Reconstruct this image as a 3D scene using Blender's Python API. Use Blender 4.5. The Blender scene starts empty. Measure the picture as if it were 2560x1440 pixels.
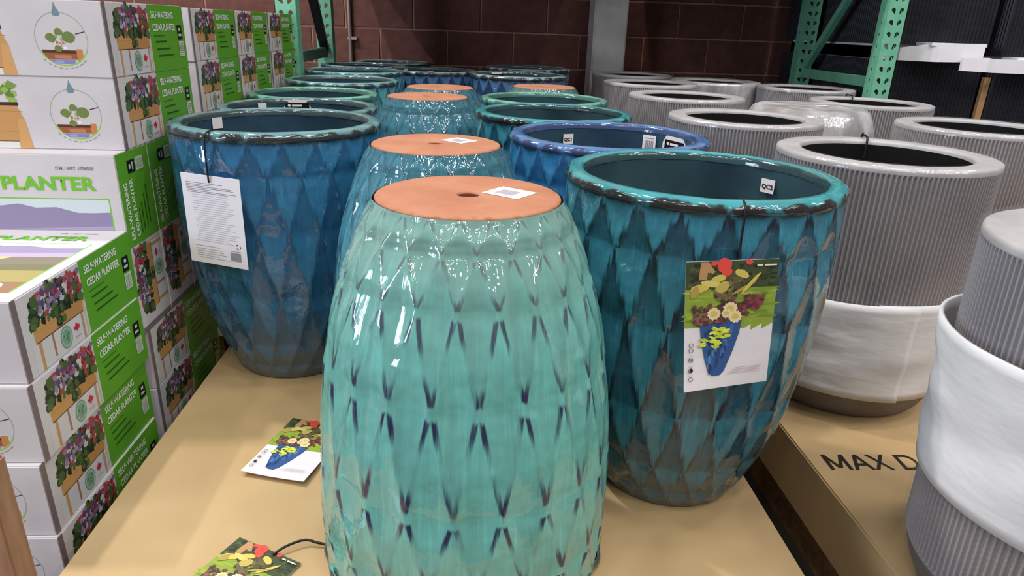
import bpy, bmesh, math, random
from mathutils import Vector, Matrix, noise as mnoise
PI = math.pi
rnd = random.Random(7)
scene = bpy.context.scene
COL = scene.collection

# ------------------------------------------------------------------ camera, world, lights, exposure
def cam_matrix(yaw, pitch, roll):
    right = Vector((math.cos(yaw), -math.sin(yaw), 0)); fwd = Vector((math.sin(yaw), math.cos(yaw), 0)); up = Vector((0, 0, 1))
    f2 = fwd * math.cos(pitch) - up * math.sin(pitch)
    d2 = -(up * math.cos(pitch) + fwd * math.sin(pitch))
    r3 = right * math.cos(roll) + d2 * math.sin(roll)
    d3 = -right * math.sin(roll) + d2 * math.cos(roll)
    return Matrix((r3, -d3, -f2)).transposed()
cam_data = bpy.data.cameras.new('camera')
cam_data.sensor_width = 36.0
cam_data.lens = 1702.0 / 2560.0 * 36.0
cam_data.clip_start = 0.02
cam = bpy.data.objects.new('camera', cam_data)
COL.objects.link(cam)
cam.matrix_world = Matrix.Translation((0, 0, 1.0)) @ cam_matrix(math.radians(4.1606), math.radians(20.997), math.radians(-1.9926)).to_4x4()
scene.camera = cam

world = bpy.data.worlds.new('hall_ambient'); scene.world = world
world.use_nodes = True
world.node_tree.nodes['Background'].inputs[0].default_value = (0.80, 0.84, 0.95, 1)
world.node_tree.nodes['Background'].inputs[1].default_value = 0.20

def area(name, loc, size, energy, color, target=None, size_y=None):
    l = bpy.data.lights.new(name, 'AREA'); l.energy = energy; l.color = color
    l.size = size
    if size_y: l.shape = 'RECTANGLE'; l.size_y = size_y
    o = bpy.data.objects.new(name, l); COL.objects.link(o); o.location = loc
    if target is not None:
        o.rotation_euler = (Vector(target) - Vector(loc)).to_track_quat('-Z', 'Y').to_euler()
    return o
# rows of ceiling luminaires of the warehouse
for ix, lx in enumerate((-4.2, -1.9, 0.4, 2.7, 5.0, 7.3)):
    for iy, ly in enumerate((-5.6, -3.5, -1.4, 0.7)):
        area('ceiling_luminaire', (lx, ly + 0.5 * (ix % 2), 6.4), 0.34, (34, 40, 42, 46, 60, 80)[ix], (1.0, 0.965, 0.93), size_y=0.50)  # rightmost, strongest column added to brighten the carton sides
for lx in (-4.6, -2.7):
    area('ceiling_luminaire', (lx, 3.3, 6.4), 0.15, 220, (1.0, 0.965, 0.93), size_y=0.32)  # extra pair added to brighten the left part of the back wall
# daylight through the open dock door to the left, behind the camera
area('dock_door_daylight', (-7.5, -1.2, 2.0), 1.7, 260, (0.70, 0.80, 1.0), target=(0, 1.8, 0.5), size_y=2.6)

vs = scene.view_settings
vs.view_transform = 'Standard'; vs.look = 'None'; vs.gamma = 1.0; vs.use_curve_mapping = False
vs.exposure = 0.05

# ------------------------------------------------------------------ helpers
def lin(v):
    v /= 255.0
    return v / 12.92 if v <= 0.04045 else ((v + 0.055) / 1.055) ** 2.4
def c(r, g, b): return (lin(r), lin(g), lin(b), 1.0)

class NT:
    """short node-tree writer"""
    def __init__(s, name):
        s.m = bpy.data.materials.new(name); s.m.use_nodes = True
        s.t = s.m.node_tree; s.bsdf = s.t.nodes['Principled BSDF']; s.out = s.t.nodes['Material Output']
    def n(s, kind, **kw):
        nd = s.t.nodes.new(kind)
        for k, v in kw.items(): setattr(nd, k, v)
        return nd
    def link(s, a, b): s.t.links.new(a, b)
    def put(s, v, sock):
        if isinstance(v, (int, float)): sock.default_value = v
        elif isinstance(v, (tuple, list)): sock.default_value = v
        else: s.link(v, sock)
    def M(s, op, a, b=0.0, cc=None):
        nd = s.n('ShaderNodeMath', operation=op)
        s.put(a, nd.inputs[0]); s.put(b, nd.inputs[1])
        if cc is not None: s.put(cc, nd.inputs[2])
        return nd.outputs[0]
    def smooth(s, x, lo, hi, a=0.0, b=1.0):
        nd = s.n('ShaderNodeMapRange', interpolation_type='SMOOTHSTEP')
        s.put(x, nd.inputs[0]); s.put(lo, nd.inputs[1]); s.put(hi, nd.inputs[2]); s.put(a, nd.inputs[3]); s.put(b, nd.inputs[4])
        return nd.outputs[0]
    def mix(s, f, a, b):
        nd = s.n('ShaderNodeMix', data_type='RGBA')
        s.put(f, nd.inputs[0]); s.put(a, nd.inputs[6]); s.put(b, nd.inputs[7])
        return nd.outputs[2]
    def noise(s, vec, scale, detail=3.0, rough=0.55, col=False):
        nd = s.n('ShaderNodeTexNoise')
        if vec is not None: s.link(vec, nd.inputs['Vector'])
        nd.inputs['Scale'].default_value = scale; nd.inputs['Detail'].default_value = detail; nd.inputs['Roughness'].default_value = rough
        return nd.outputs[1] if col else nd.outputs[0]
    def obj(s): return s.n('ShaderNodeTexCoord').outputs['Object']
    def uv(s): return s.n('ShaderNodeTexCoord').outputs['UV']
    def combine(s, x, y, z):
        nd = s.n('ShaderNodeCombineXYZ'); s.put(x, nd.inputs[0]); s.put(y, nd.inputs[1]); s.put(z, nd.inputs[2]); return nd.outputs[0]
    def sep(s, v):
        nd = s.n('ShaderNodeSeparateXYZ'); s.link(v, nd.inputs[0]); return nd.outputs
    def bump(s, h, strength=0.3, dist=0.002):
        nd = s.n('ShaderNodeBump'); nd.inputs['Strength'].default_value = strength; nd.inputs['Distance'].default_value = dist
        s.link(h, nd.inputs['Height']); s.link(nd.outputs[0], s.bsdf.inputs['Normal'])
    def base(s, v): s.put(v, s.bsdf.inputs['Base Color'])
    def rough(s, v): s.put(v, s.bsdf.inputs['Roughness'])
    def spec(s, v): s.bsdf.inputs['Specular IOR Level'].default_value = v

def mottled(name, a, b, scale=8.0, rough=0.7, bump=0.0, bscale=60.0, spec=0.35, stretch=None, bdist=0.002):
    k = NT(name); v = k.obj()
    if stretch:
        mp = k.n('ShaderNodeMapping'); mp.inputs['Scale'].default_value = stretch; k.link(v, mp.inputs['Vector']); v = mp.outputs[0]
    f = k.smooth(k.noise(v, scale, 4.0), 0.3, 0.7)
    k.base(k.mix(f, a, b)); k.rough(rough); k.spec(spec)
    if bump: k.bump(k.noise(v, bscale, 3.0), bump, bdist)
    return k.m

def mesh_data(name, verts, faces, smooth=False, uvs=None, cols=None):
    me = bpy.data.meshes.new(name); me.from_pydata(verts, [], faces); me.update()
    if smooth: me.polygons.foreach_set('use_smooth', [True] * len(me.polygons))
    if uvs is not None:
        l = me.uv_layers.new(name='UVMap'); l.data.foreach_set('uv', [q for p in uvs for q in p])
    if cols is not None:                      # one colour per face
        at = me.color_attributes.new('Col', 'FLOAT_COLOR', 'CORNER'); flat = []
        for p, cc in zip(me.polygons, cols): flat += list(cc) * p.loop_total
        at.data.foreach_set('color', flat)
    return me

def add(name, me, m=None, parent=None, loc=(0, 0, 0), rot=(0, 0, 0)):
    o = bpy.data.objects.new(name, me); COL.objects.link(o)
    o.location = loc; o.rotation_euler = rot
    if parent is not None: o.parent = parent
    if m is not None:
        if len(me.materials) == 0: me.materials.append(m)
        if me.materials[0] != m:
            o.material_slots[0].link = 'OBJECT'; o.material_slots[0].material = m
    return o

def tag(o, label, cat, group=None):
    o['label'] = label; o['category'] = cat
    if group: o['group'] = group
    return o
def thing(name, label, cat, loc=(0, 0, 0), rot=(0, 0, 0), group=None, scale=1.0):
    o = bpy.data.objects.new(name, None); COL.objects.link(o); o.empty_display_size = 0.05
    o.location = loc; o.rotation_euler = rot; o.scale = (scale,) * 3
    return tag(o, label, cat, group)
def struct(o): o['kind'] = 'structure'; return o

def box_mesh(name, x0, x1, y0, y1, z0, z1, bevel=0.0, seg=2):
    bm = bmesh.new(); bmesh.ops.create_cube(bm, size=1.0)
    for v in bm.verts:
        v.co = Vector((x0 if v.co.x < 0 else x1, y0 if v.co.y < 0 else y1, z0 if v.co.z < 0 else z1))
    if bevel: bmesh.ops.bevel(bm, geom=bm.edges[:], offset=bevel, segments=seg, affect='EDGES')
    me = bpy.data.meshes.new(name); bm.to_mesh(me); bm.free(); return me

def lathe(name, prof, seg=96, smooth=True, close=False):
    vs_, fs = [], []
    for r, z in prof:
        for i in range(seg):
            a = 2 * PI * i / seg; vs_.append((r * math.cos(a), r * math.sin(a), z))
    for j in range(len(prof) - 1):
        for i in range(seg):
            k = (i + 1) % seg; fs.append((j * seg + i, j * seg + k, (j + 1) * seg + k, (j + 1) * seg + i))
    if close: fs.append(tuple(range((len(prof) - 1) * seg, len(prof) * seg)))
    return mesh_data(name, vs_, fs, smooth)

def tube(name, pts, r, seg=8):
    P = [Vector(p) for p in pts]; vs_, fs = [], []
    for i, p in enumerate(P):
        d = (P[min(i + 1, len(P) - 1)] - P[max(i - 1, 0)]).normalized()
        u = d.orthogonal().normalized() if i == 0 else (u - d * u.dot(d)).normalized()
        w = d.cross(u)
        for k in range(seg):
            a = 2 * PI * k / seg; vs_.append(p + (u * math.cos(a) + w * math.sin(a)) * r)
    for i in range(len(P) - 1):
        for k in range(seg):
            q = (k + 1) % seg; fs.append((i * seg + k, i * seg + q, (i + 1) * seg + q, (i + 1) * seg + k))
    fs.append(tuple(range(seg))[::-1]); fs.append(tuple(range((len(P) - 1) * seg, len(P) * seg)))
    return mesh_data(name, vs_, fs, True)

def spline(pts, n=8):
    P = [Vector(p) for p in pts]; out = []
    for i in range(len(P) - 1):
        p0, p1, p2, p3 = P[max(i - 1, 0)], P[i], P[i + 1], P[min(i + 2, len(P) - 1)]
        for k in range(n):
            t = k / n
            out.append(0.5 * ((2 * p1) + (p2 - p0) * t + (2 * p0 - 5 * p1 + 4 * p2 - p3) * t * t + (3 * p1 - p0 - 3 * p2 + p3) * t ** 3))
    out.append(P[-1]); return out

_text = {}
def text_mesh(s, size, bold=0.0, align='CENTER', sx=1.0):
    key = (s, size, bold, align, sx)
    if key not in _text:
        cu = bpy.data.curves.new('lettering', 'FONT'); cu.body = s; cu.size = size; cu.offset = bold; cu.align_x = align; cu.align_y = 'CENTER'
        cu.resolution_u = 3
        o = bpy.data.objects.new('lettering', cu); COL.objects.link(o)
        bpy.context.view_layer.update()
        me = bpy.data.meshes.new_from_object(o.evaluated_get(bpy.context.evaluated_depsgraph_get()))
        bpy.data.objects.remove(o); me.materials.clear(); me.name = 'lettering'
        for v in me.vertices: v.co.x *= sx
        _text[key] = me
    return _text[key]

class Print:
    """flat ink: coloured polygons stacked in hair-thin layers on a face; x right, y up, z out of the face"""
    def __init__(s): s.v = []; s.f = []; s.c = []; s.k = 0
    def poly(s, pts, col, step=True):
        if step: s.k += 1
        z = 0.00025 + s.k * 0.000006; b = len(s.v)
        s.v += [(p[0], p[1], z) for p in pts]; s.f.append(tuple(range(b, b + len(pts)))); s.c.append(col)
    def rect(s, x0, y0, x1, y1, col): s.poly([(x0, y0), (x1, y0), (x1, y1), (x0, y1)], col)
    def blob(s, x, y, rx, ry, col, n=9, jit=0.25, rot=0.0):
        p = []
        for i in range(n):
            a = 2 * PI * i / n; q = 1 + rnd.uniform(-jit, jit); X, Y = rx * q * math.cos(a), ry * q * math.sin(a)
            p.append((x + X * math.cos(rot) - Y * math.sin(rot), y + X * math.sin(rot) + Y * math.cos(rot)))
        s.poly(p, col)
    def ring(s, x, y, r0, r1, col, n=40, sx=1.0):
        for i in range(n):
            a, b = 2 * PI * i / n, 2 * PI * (i + 1) / n
            s.poly([(x + sx * r0 * math.cos(a), y + r0 * math.sin(a)), (x + sx * r1 * math.cos(a), y + r1 * math.sin(a)),
                    (x + sx * r1 * math.cos(b), y + r1 * math.sin(b)), (x + sx * r0 * math.cos(b), y + r0 * math.sin(b))], col, i == 0)
    def leaf(s, x, y, r, col):                # maple leaf outline
        h = [(0, 1), (.16, .68), (.33, .76), (.26, .22), (.52, .48), (.58, .34), (.9, .4), (.8, .1), (.95, 0), (.5, -.34), (.56, -.5), (.06, -.42), (.05, -.95)]
        s.poly([(x + r * a, y + r * b) for a, b in h] + [(x - r * a, y + r * b) for a, b in h[::-1] if a], col)
    def mesh(s, name): return mesh_data(name, s.v, s.f, cols=s.c)

# ------------------------------------------------------------------ materials
k = NT('ink'); at = k.n('ShaderNodeAttribute', attribute_name='Col'); k.base(at.outputs['Color']); k.rough(0.42); k.spec(0.4)
INK = k.m
def plain(name, col, rough=0.5, spec=0.4, metal=0.0):
    k = NT(name); k.base(col); k.rough(rough); k.spec(spec); k.bsdf.inputs['Metallic'].default_value = metal; return k.m
M_white_ink = plain('white_ink', c(226, 232, 222)); M_green_ink = plain('green_ink', c(112, 190, 40)); M_black_ink = plain('black_ink', c(28, 22, 20), 0.6)
M_grey_ink = plain('grey_ink', c(120, 116, 118))
M_carton = mottled('white_carton', c(200, 195, 198), c(209, 204, 207), 5.0, 0.5, 0.05, 90)
M_card = mottled('kraft_cardboard', c(177, 149, 106), c(187, 159, 117), 2.2, 0.68, 0.18, 7.0, 0.3, bdist=0.006)
M_kraft2 = mottled('kraft_carton', c(176, 136, 92), c(190, 150, 104), 6.0, 0.8, 0.05, 60)
M_wood = mottled('pallet_wood', c(120, 90, 62), c(150, 116, 82), 6.0, 0.8, 0.2, 40, stretch=(1, 9, 9))
M_post_wood = mottled('raw_wood', c(140, 104, 80), c(158, 122, 96), 9.0, 0.75, 0.2, 40, stretch=(6, 6, 1))
M_floor = mottled('concrete_floor', c(70, 66, 64), c(92, 88, 84), 3.0, 0.55, 0.05)
M_block = mottled('painted_block', c(100, 63, 54), c(114, 74, 64), 14.0, 0.85, 0.5, 70)
M_mortar = mottled('mortar', c(172, 128, 112), c(186, 142, 124), 20.0, 0.9, 0.3, 80)
M_column = mottled('galvanised_column', c(198, 194, 192), c(216, 212, 206), 6.0, 0.45, 0.05)
M_rack = mottled('green_rack_paint', c(104, 172, 142), c(116, 184, 152), 20.0, 0.45, 0.04)
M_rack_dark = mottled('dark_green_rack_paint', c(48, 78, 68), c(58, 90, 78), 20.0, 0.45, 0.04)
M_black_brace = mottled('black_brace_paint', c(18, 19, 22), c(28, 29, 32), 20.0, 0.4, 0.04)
M_conduit = plain('conduit_metal', c(176, 160, 150), 0.4, 0.5, 0.3)
M_black_plastic = mottled('black_ribbed_plastic', c(20, 20, 26), c(30, 30, 38), 9.0, 0.42, 0.05)
M_foam = mottled('white_foam', c(206, 204, 206), c(217, 216, 217), 5.0, 0.85, 0.22, 6.0, 0.2, stretch=(1, 1, 2.6), bdist=0.02)
M_strip = mottled('white_foam_board', c(226, 224, 230), c(236, 234, 238), 4.0, 0.7)
M_cord = plain('black_cord', c(14, 13, 14), 0.5)
M_paper = plain('white_paper', c(228, 222, 228), 0.45)
M_hole = plain('hole_shade', c(74, 34, 22), 0.9, 0.1)

# terracotta foot of the glazed pots
k = NT('terracotta'); o_ = k.obj(); xyz = k.sep(o_)
rad = k.M('SQRT', k.M('ADD', k.M('MULTIPLY', xyz[0], xyz[0]), k.M('MULTIPLY', xyz[1], xyz[1])))
f1 = k.smooth(k.noise(o_, 9, 4), 0.3, 0.75)
cc = k.mix(f1, c(164, 110, 84), c(176, 124, 98))
stain = k.M('MULTIPLY', k.smooth(k.M('ADD', rad, k.M('MULTIPLY', k.noise(o_, 38, 5), 0.06)), 0.176, 0.204), k.smooth(k.noise(o_, 55, 3), 0.45, 0.62))
k.base(k.mix(stain, cc, c(150, 92, 62))); k.rough(0.85); k.spec(0.2); k.bump(k.noise(o_, 120, 3), 0.25, 0.001)
M_terracotta = k.m

def make_glaze(name, light, dark, edge, fade, seed=0.0, edge_amt=0.6, mask_amt=1.0, fade_amt=0.6, dash=False, rough=0.02, brown=0.5):
    k = NT(name); uvn = k.sep(k.uv()); u, v = uvn[0], uvn[1]
    st = k.noise(k.combine(k.M('MULTIPLY', u, 3.2), k.M('MULTIPLY', v, 0.55), seed), 1.0, 3.0, 0.6)
    st2 = k.noise(k.combine(k.M('MULTIPLY', u, 9.0), k.M('MULTIPLY', v, 0.9), seed + 5.0), 1.0, 2.5, 0.6)
    vj = k.M('ADD', v, k.M('MULTIPLY', k.M('SUBTRACT', st2, 0.5), 0.10))      # runs of glaze make the rows ragged
    row = k.M('FLOOR', vj); fv = k.M('FRACT', vj)
    a = k.M('FRACT', k.M('ADD', u, k.M('MULTIPLY', k.M('MODULO', row, 2.0), 0.5)))
    pp = k.M('MULTIPLY', k.M('ABSOLUTE', k.M('SUBTRACT', a, 0.5)), 2.0)
    d = k.M('SUBTRACT', fv, pp)
    fine = k.noise(k.combine(k.M('MULTIPLY', u, 26.0), k.M('MULTIPLY', v, 9.0), seed + 9.0), 1.0, 2.0, 0.6)
    blotch = k.noise(k.combine(k.M('MULTIPLY', u, 0.8), k.M('MULTIPLY', v, 1.3), seed + 2.0), 1.0, 2.0)
    wob = k.M('ADD', k.M('MULTIPLY', k.M('SUBTRACT', st2, 0.5), 0.8), k.M('MULTIPLY', k.M('SUBTRACT', st, 0.5), 0.5))
    dn = k.M('ADD', d, wob)
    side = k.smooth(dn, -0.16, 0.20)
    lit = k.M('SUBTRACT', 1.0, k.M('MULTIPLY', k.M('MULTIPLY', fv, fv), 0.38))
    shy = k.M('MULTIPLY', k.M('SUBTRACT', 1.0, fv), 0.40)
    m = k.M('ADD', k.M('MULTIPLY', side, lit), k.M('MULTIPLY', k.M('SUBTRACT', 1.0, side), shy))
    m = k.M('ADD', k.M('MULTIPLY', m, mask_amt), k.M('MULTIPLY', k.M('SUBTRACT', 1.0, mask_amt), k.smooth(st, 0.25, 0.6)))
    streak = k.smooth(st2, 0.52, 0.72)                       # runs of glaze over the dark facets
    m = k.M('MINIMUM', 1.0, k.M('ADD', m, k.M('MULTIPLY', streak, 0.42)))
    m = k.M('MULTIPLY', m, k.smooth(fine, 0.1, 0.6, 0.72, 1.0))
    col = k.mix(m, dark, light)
    col = k.mix(k.M('MULTIPLY', k.smooth(blotch, 0.45, 0.75), 0.35), col, k.mix(0.5, light, edge))
    # thin dark glaze pooled beside the ridges, breaking off before the waists of the lozenges
    ed = k.M('ABSOLUTE', k.M('ADD', k.M('ADD', d, 0.06), k.M('MULTIPLY', k.M('SUBTRACT', st2, 0.5), 0.10)))
    w = k.M('ABSOLUTE', k.M('SUBTRACT', fv, 0.5))
    gap = k.M('MULTIPLY', k.smooth(w, 0.41, 0.46, 1.0, 0.0), k.smooth(k.M('ADD', w, k.M('MULTIPLY', k.M('SUBTRACT', st, 0.5), 0.8)), 0.10 if dash else -0.2, 0.34 if dash else 0.2, 0.06, 1.0))
    if dash: e = k.M('MULTIPLY', k.smooth(ed, 0.06, 0.16, 1.0, 0.0), gap)
    else: e = k.M('MULTIPLY', k.M('MULTIPLY', k.smooth(dn, -0.42, -0.06), k.smooth(dn, -0.04, 0.08, 1.0, 0.0)), k.smooth(w, 0.05, 0.30, 0.35, 1.0))
    e = k.M('MULTIPLY', e, k.M('MULTIPLY', k.smooth(st, 0.32, 0.52, 0.35, 1.0), edge_amt))
    col = k.mix(e, col, edge)
    # towards the foot the glaze thins to grey
    fd = k.M('MULTIPLY', k.smooth(k.M('ADD', v, k.M('MULTIPLY', k.M('SUBTRACT', st2, 0.5), 1.6)), 0.6, 3.1, 1.0, 0.0), fade_amt)
    col = k.mix(fd, col, fade)
    # brown break just below the lip
    br = k.M('MULTIPLY', k.smooth(k.M('ADD', v, k.M('MULTIPLY', k.M('SUBTRACT', st2, 0.5), 0.25)), 5.84, 5.99), brown)
    col = k.mix(br, col, c(34, 30, 32))
    k.base(col); k.rough(rough); k.spec(0.6)
    k.bsdf.inputs['Coat Weight'].default_value = 0.2; k.bsdf.inputs['Coat Roughness'].default_value = 0.03
    o_ = k.obj()
    h = k.M('ADD', k.M('MULTIPLY', k.noise(o_, 36, 0.5), 1.0), k.M('MULTIPLY', st, 0.35))
    k.bump(h, 0.75, 0.0042)
    return k.m

def make_rim(name, top, edge, seed=0.0):
    k = NT(name); o_ = k.obj(); xyz = k.sep(o_)
    rad = k.M('SQRT', k.M('ADD', k.M('MULTIPLY', xyz[0], xyz[0]), k.M('MULTIPLY', xyz[1], xyz[1])))
    n1 = k.noise(o_, 26 + seed, 3.0)
    outer = k.smooth(k.M('ADD', rad, k.M('MULTIPLY', k.M('SUBTRACT', n1, 0.5), 0.020)), 0.2755, 0.2815)
    inner = k.smooth(k.M('ADD', rad, k.M('MULTIPLY', k.M('SUBTRACT', n1, 0.5), 0.008)), 0.2455, 0.249, 1.0, 0.0)
    t = k.mix(k.smooth(k.noise(o_, 7 + seed, 3), 0.35, 0.7), top, tuple(x * 0.72 for x in top[:3]) + (1,))
    col = k.mix(k.M('MAXIMUM', k.M('MULTIPLY', outer, 0.97), k.M('MULTIPLY', inner, 0.8)), t, edge)
    k.base(col); k.rough(0.12); k.spec(0.6); k.bump(k.noise(o_, 40, 2.0), 0.4, 0.003); return k.m

# name: light, dark, edge, fade
G = {}
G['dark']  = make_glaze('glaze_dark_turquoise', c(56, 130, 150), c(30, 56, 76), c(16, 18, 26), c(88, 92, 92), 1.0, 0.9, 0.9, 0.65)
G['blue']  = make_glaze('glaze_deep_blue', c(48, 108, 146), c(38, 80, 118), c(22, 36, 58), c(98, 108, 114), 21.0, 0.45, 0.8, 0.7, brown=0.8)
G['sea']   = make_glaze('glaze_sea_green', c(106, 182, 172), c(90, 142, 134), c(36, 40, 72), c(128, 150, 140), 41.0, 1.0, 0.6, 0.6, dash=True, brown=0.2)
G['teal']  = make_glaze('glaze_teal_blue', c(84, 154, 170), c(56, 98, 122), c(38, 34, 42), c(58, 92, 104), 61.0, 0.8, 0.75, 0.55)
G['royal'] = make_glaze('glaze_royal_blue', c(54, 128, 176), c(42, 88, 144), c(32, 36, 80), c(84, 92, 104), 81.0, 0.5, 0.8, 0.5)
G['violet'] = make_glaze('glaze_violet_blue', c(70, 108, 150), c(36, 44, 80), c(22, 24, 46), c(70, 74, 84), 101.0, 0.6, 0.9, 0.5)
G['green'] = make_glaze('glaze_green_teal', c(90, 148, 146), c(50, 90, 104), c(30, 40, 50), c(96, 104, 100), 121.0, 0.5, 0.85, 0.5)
RIM = {'dark': make_rim('rim_turquoise', c(66, 146, 152), c(40, 30, 28)), 'blue': make_rim('rim_grey_teal', c(100, 142, 148), c(46, 46, 50), 2),
       'sea': make_rim('rim_sea', c(110, 180, 160), c(60, 60, 60), 1), 'teal': make_rim('rim_teal', c(110, 160, 164), c(54, 54, 60), 3),
       'royal': make_rim('rim_violet_blue', c(84, 120, 166), c(52, 62, 96), 4), 'violet': make_rim('rim_pale_grey', c(132, 158, 160), c(40, 42, 52), 5),
       'green': make_rim('rim_green', c(112, 170, 152), c(60, 92, 88), 6)}
M_inner = mottled('glaze_inside', c(46, 66, 76), c(58, 84, 92), 6.0, 0.3, 0.25, 30)
M_inner_blue = mottled('glaze_inside_blue', c(46, 68, 88), c(56, 84, 100), 6.0, 0.3, 0.25, 30)

# grey ribbed resin
k = NT('grey_resin'); o_ = k.obj()
k.base(k.mix(k.smooth(k.noise(o_, 5, 4), 0.3, 0.7), c(132, 128, 131), c(148, 144, 146))); k.rough(0.5); k.spec(0.4); k.bump(k.noise(o_, 300, 2), 0.2, 0.0006)
M_resin = k.m
M_resin_rim = mottled('grey_resin_rim', c(158, 156, 156), c(174, 172, 172), 12.0, 0.45, 0.1, 90)
M_resin_base = mottled('grey_resin_base', c(92, 84, 80), c(106, 98, 92), 8.0, 0.6)
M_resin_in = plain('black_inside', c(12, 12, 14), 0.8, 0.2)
def make_film(name, a, haze):
    k = NT(name); o_ = k.obj()
    nt = k.t; tr = k.n('ShaderNodeBsdfTransparent'); gl = k.n('ShaderNodeBsdfGlossy'); df = k.n('ShaderNodeBsdfDiffuse')
    gl.inputs['Roughness'].default_value = 0.14; df.inputs['Color'].default_value = c(226, 226, 230)
    mp = k.n('ShaderNodeMapping'); mp.inputs['Scale'].default_value = (1, 1, 0.45); k.link(o_, mp.inputs['Vector'])
    bp = k.n('ShaderNodeBump'); bp.inputs['Strength'].default_value = 0.5; bp.inputs['Distance'].default_value = 0.012
    k.link(k.noise(mp.outputs[0], 14, 4), bp.inputs['Height']); k.link(bp.outputs[0], gl.inputs['Normal'])
    m1 = k.n('ShaderNodeMixShader'); m2 = k.n('ShaderNodeMixShader')
    k.put(k.smooth(k.noise(mp.outputs[0], 9, 4), 0.35, 0.8, haze * 0.5, haze * 1.6), m1.inputs[0]); k.link(tr.outputs[0], m1.inputs[1]); k.link(df.outputs[0], m1.inputs[2])
    m2.inputs[0].default_value = a; k.link(m1.outputs[0], m2.inputs[1]); k.link(gl.outputs[0], m2.inputs[2])
    k.link(m2.outputs[0], k.out.inputs['Surface']); return k.m
M_film = make_film('clear_wrap', 0.05, 0.03)
M_film_thick = make_film('cloudy_wrap', 0.2, 0.5)

# ------------------------------------------------------------------ the setting
FL = -0.34
struct(add('floor', box_mesh('floor', -7, 9, -6, 6.3, FL - 0.05, FL), M_floor))
WY = 5.80
wall = struct(add('wall_back', box_mesh('wall_back', -4.0, 6.2, WY + 0.008, WY + 0.2, FL, 3.4), M_mortar))
BW, BH = 0.53, 0.265
blk = box_mesh('concrete_block', -BW / 2 + 0.006, BW / 2 - 0.006, 0, 0.03, 0.006, BH - 0.006, 0.003, 1)
for r in range(-2, 5):
    z = 0.953 + r * BH
    ph = 0.10 if r % 2 == 0 else -0.165
    for i in range(-6, 9):
        x = ph + BW * i + BW / 2
        add('concrete_block', blk, M_block, wall, (x, WY, z))
# square column standing in front of the wall
struct(add('trim_1', box_mesh('column', 0.955, 1.213, 5.50, 5.76, FL, 3.4, 0.012), M_column))
# conduit on the wall, with its clip
cd = thing('wall_conduit', 'thin metal conduit running up the lit brown block wall beside the rack', 'conduit', (-0.925, WY - 0.02, FL))
add('pipe', tube('pipe', [(0, 0, 0), (0, 0, 1.8), (0, 0, 3.5)], 0.014, 12), M_conduit, cd)
add('clip', box_mesh('clip', -0.02, 0.055, -0.012, 0.02, 1.20, 1.225, 0.004), M_conduit, cd)

# ------------------------------------------------------------------ pallets and cardboard trays
def pallet(x0, x1, y0, y1, z1, label):
    t = thing('wooden_pallet', label, 'pallet', ((x0 + x1) / 2, (y0 + y1) / 2, FL), group='pallets under the stacks')
    w, d, h = x1 - x0, y1 - y0, z1 - FL
    s = box_mesh('stringer', -0.025, 0.025, -d / 2, d / 2, 0, h - 0.02)
    for q in (-w / 2 + 0.04, 0, w / 2 - 0.04): add('stringer', s, M_wood, t, (q, 0, 0))
    n = 7; b = box_mesh('deck_board', -w / 2, w / 2, -0.05, 0.05, h - 0.02, h)
    for i in range(n): add('deck_board', b, M_wood, t, (0, -d / 2 + 0.05 + (d - 0.1) * i / (n - 1), 0))
TR = -0.165
def tray(name, x0, x1, y0, y1, label):
    o = add(name, box_mesh(name, 0, x1 - x0, 0, y1 - y0, TR, 0, 0.004, 2), M_card, None, (x0, y0, 0))
    return tag(o, label, 'cardboard tray', 'cardboard trays under the planters')
ys = [0.62, 2.26, 3.90, 5.50]
where = ['nearest the viewer', 'in the middle of the row', 'at the back by the wall']
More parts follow.
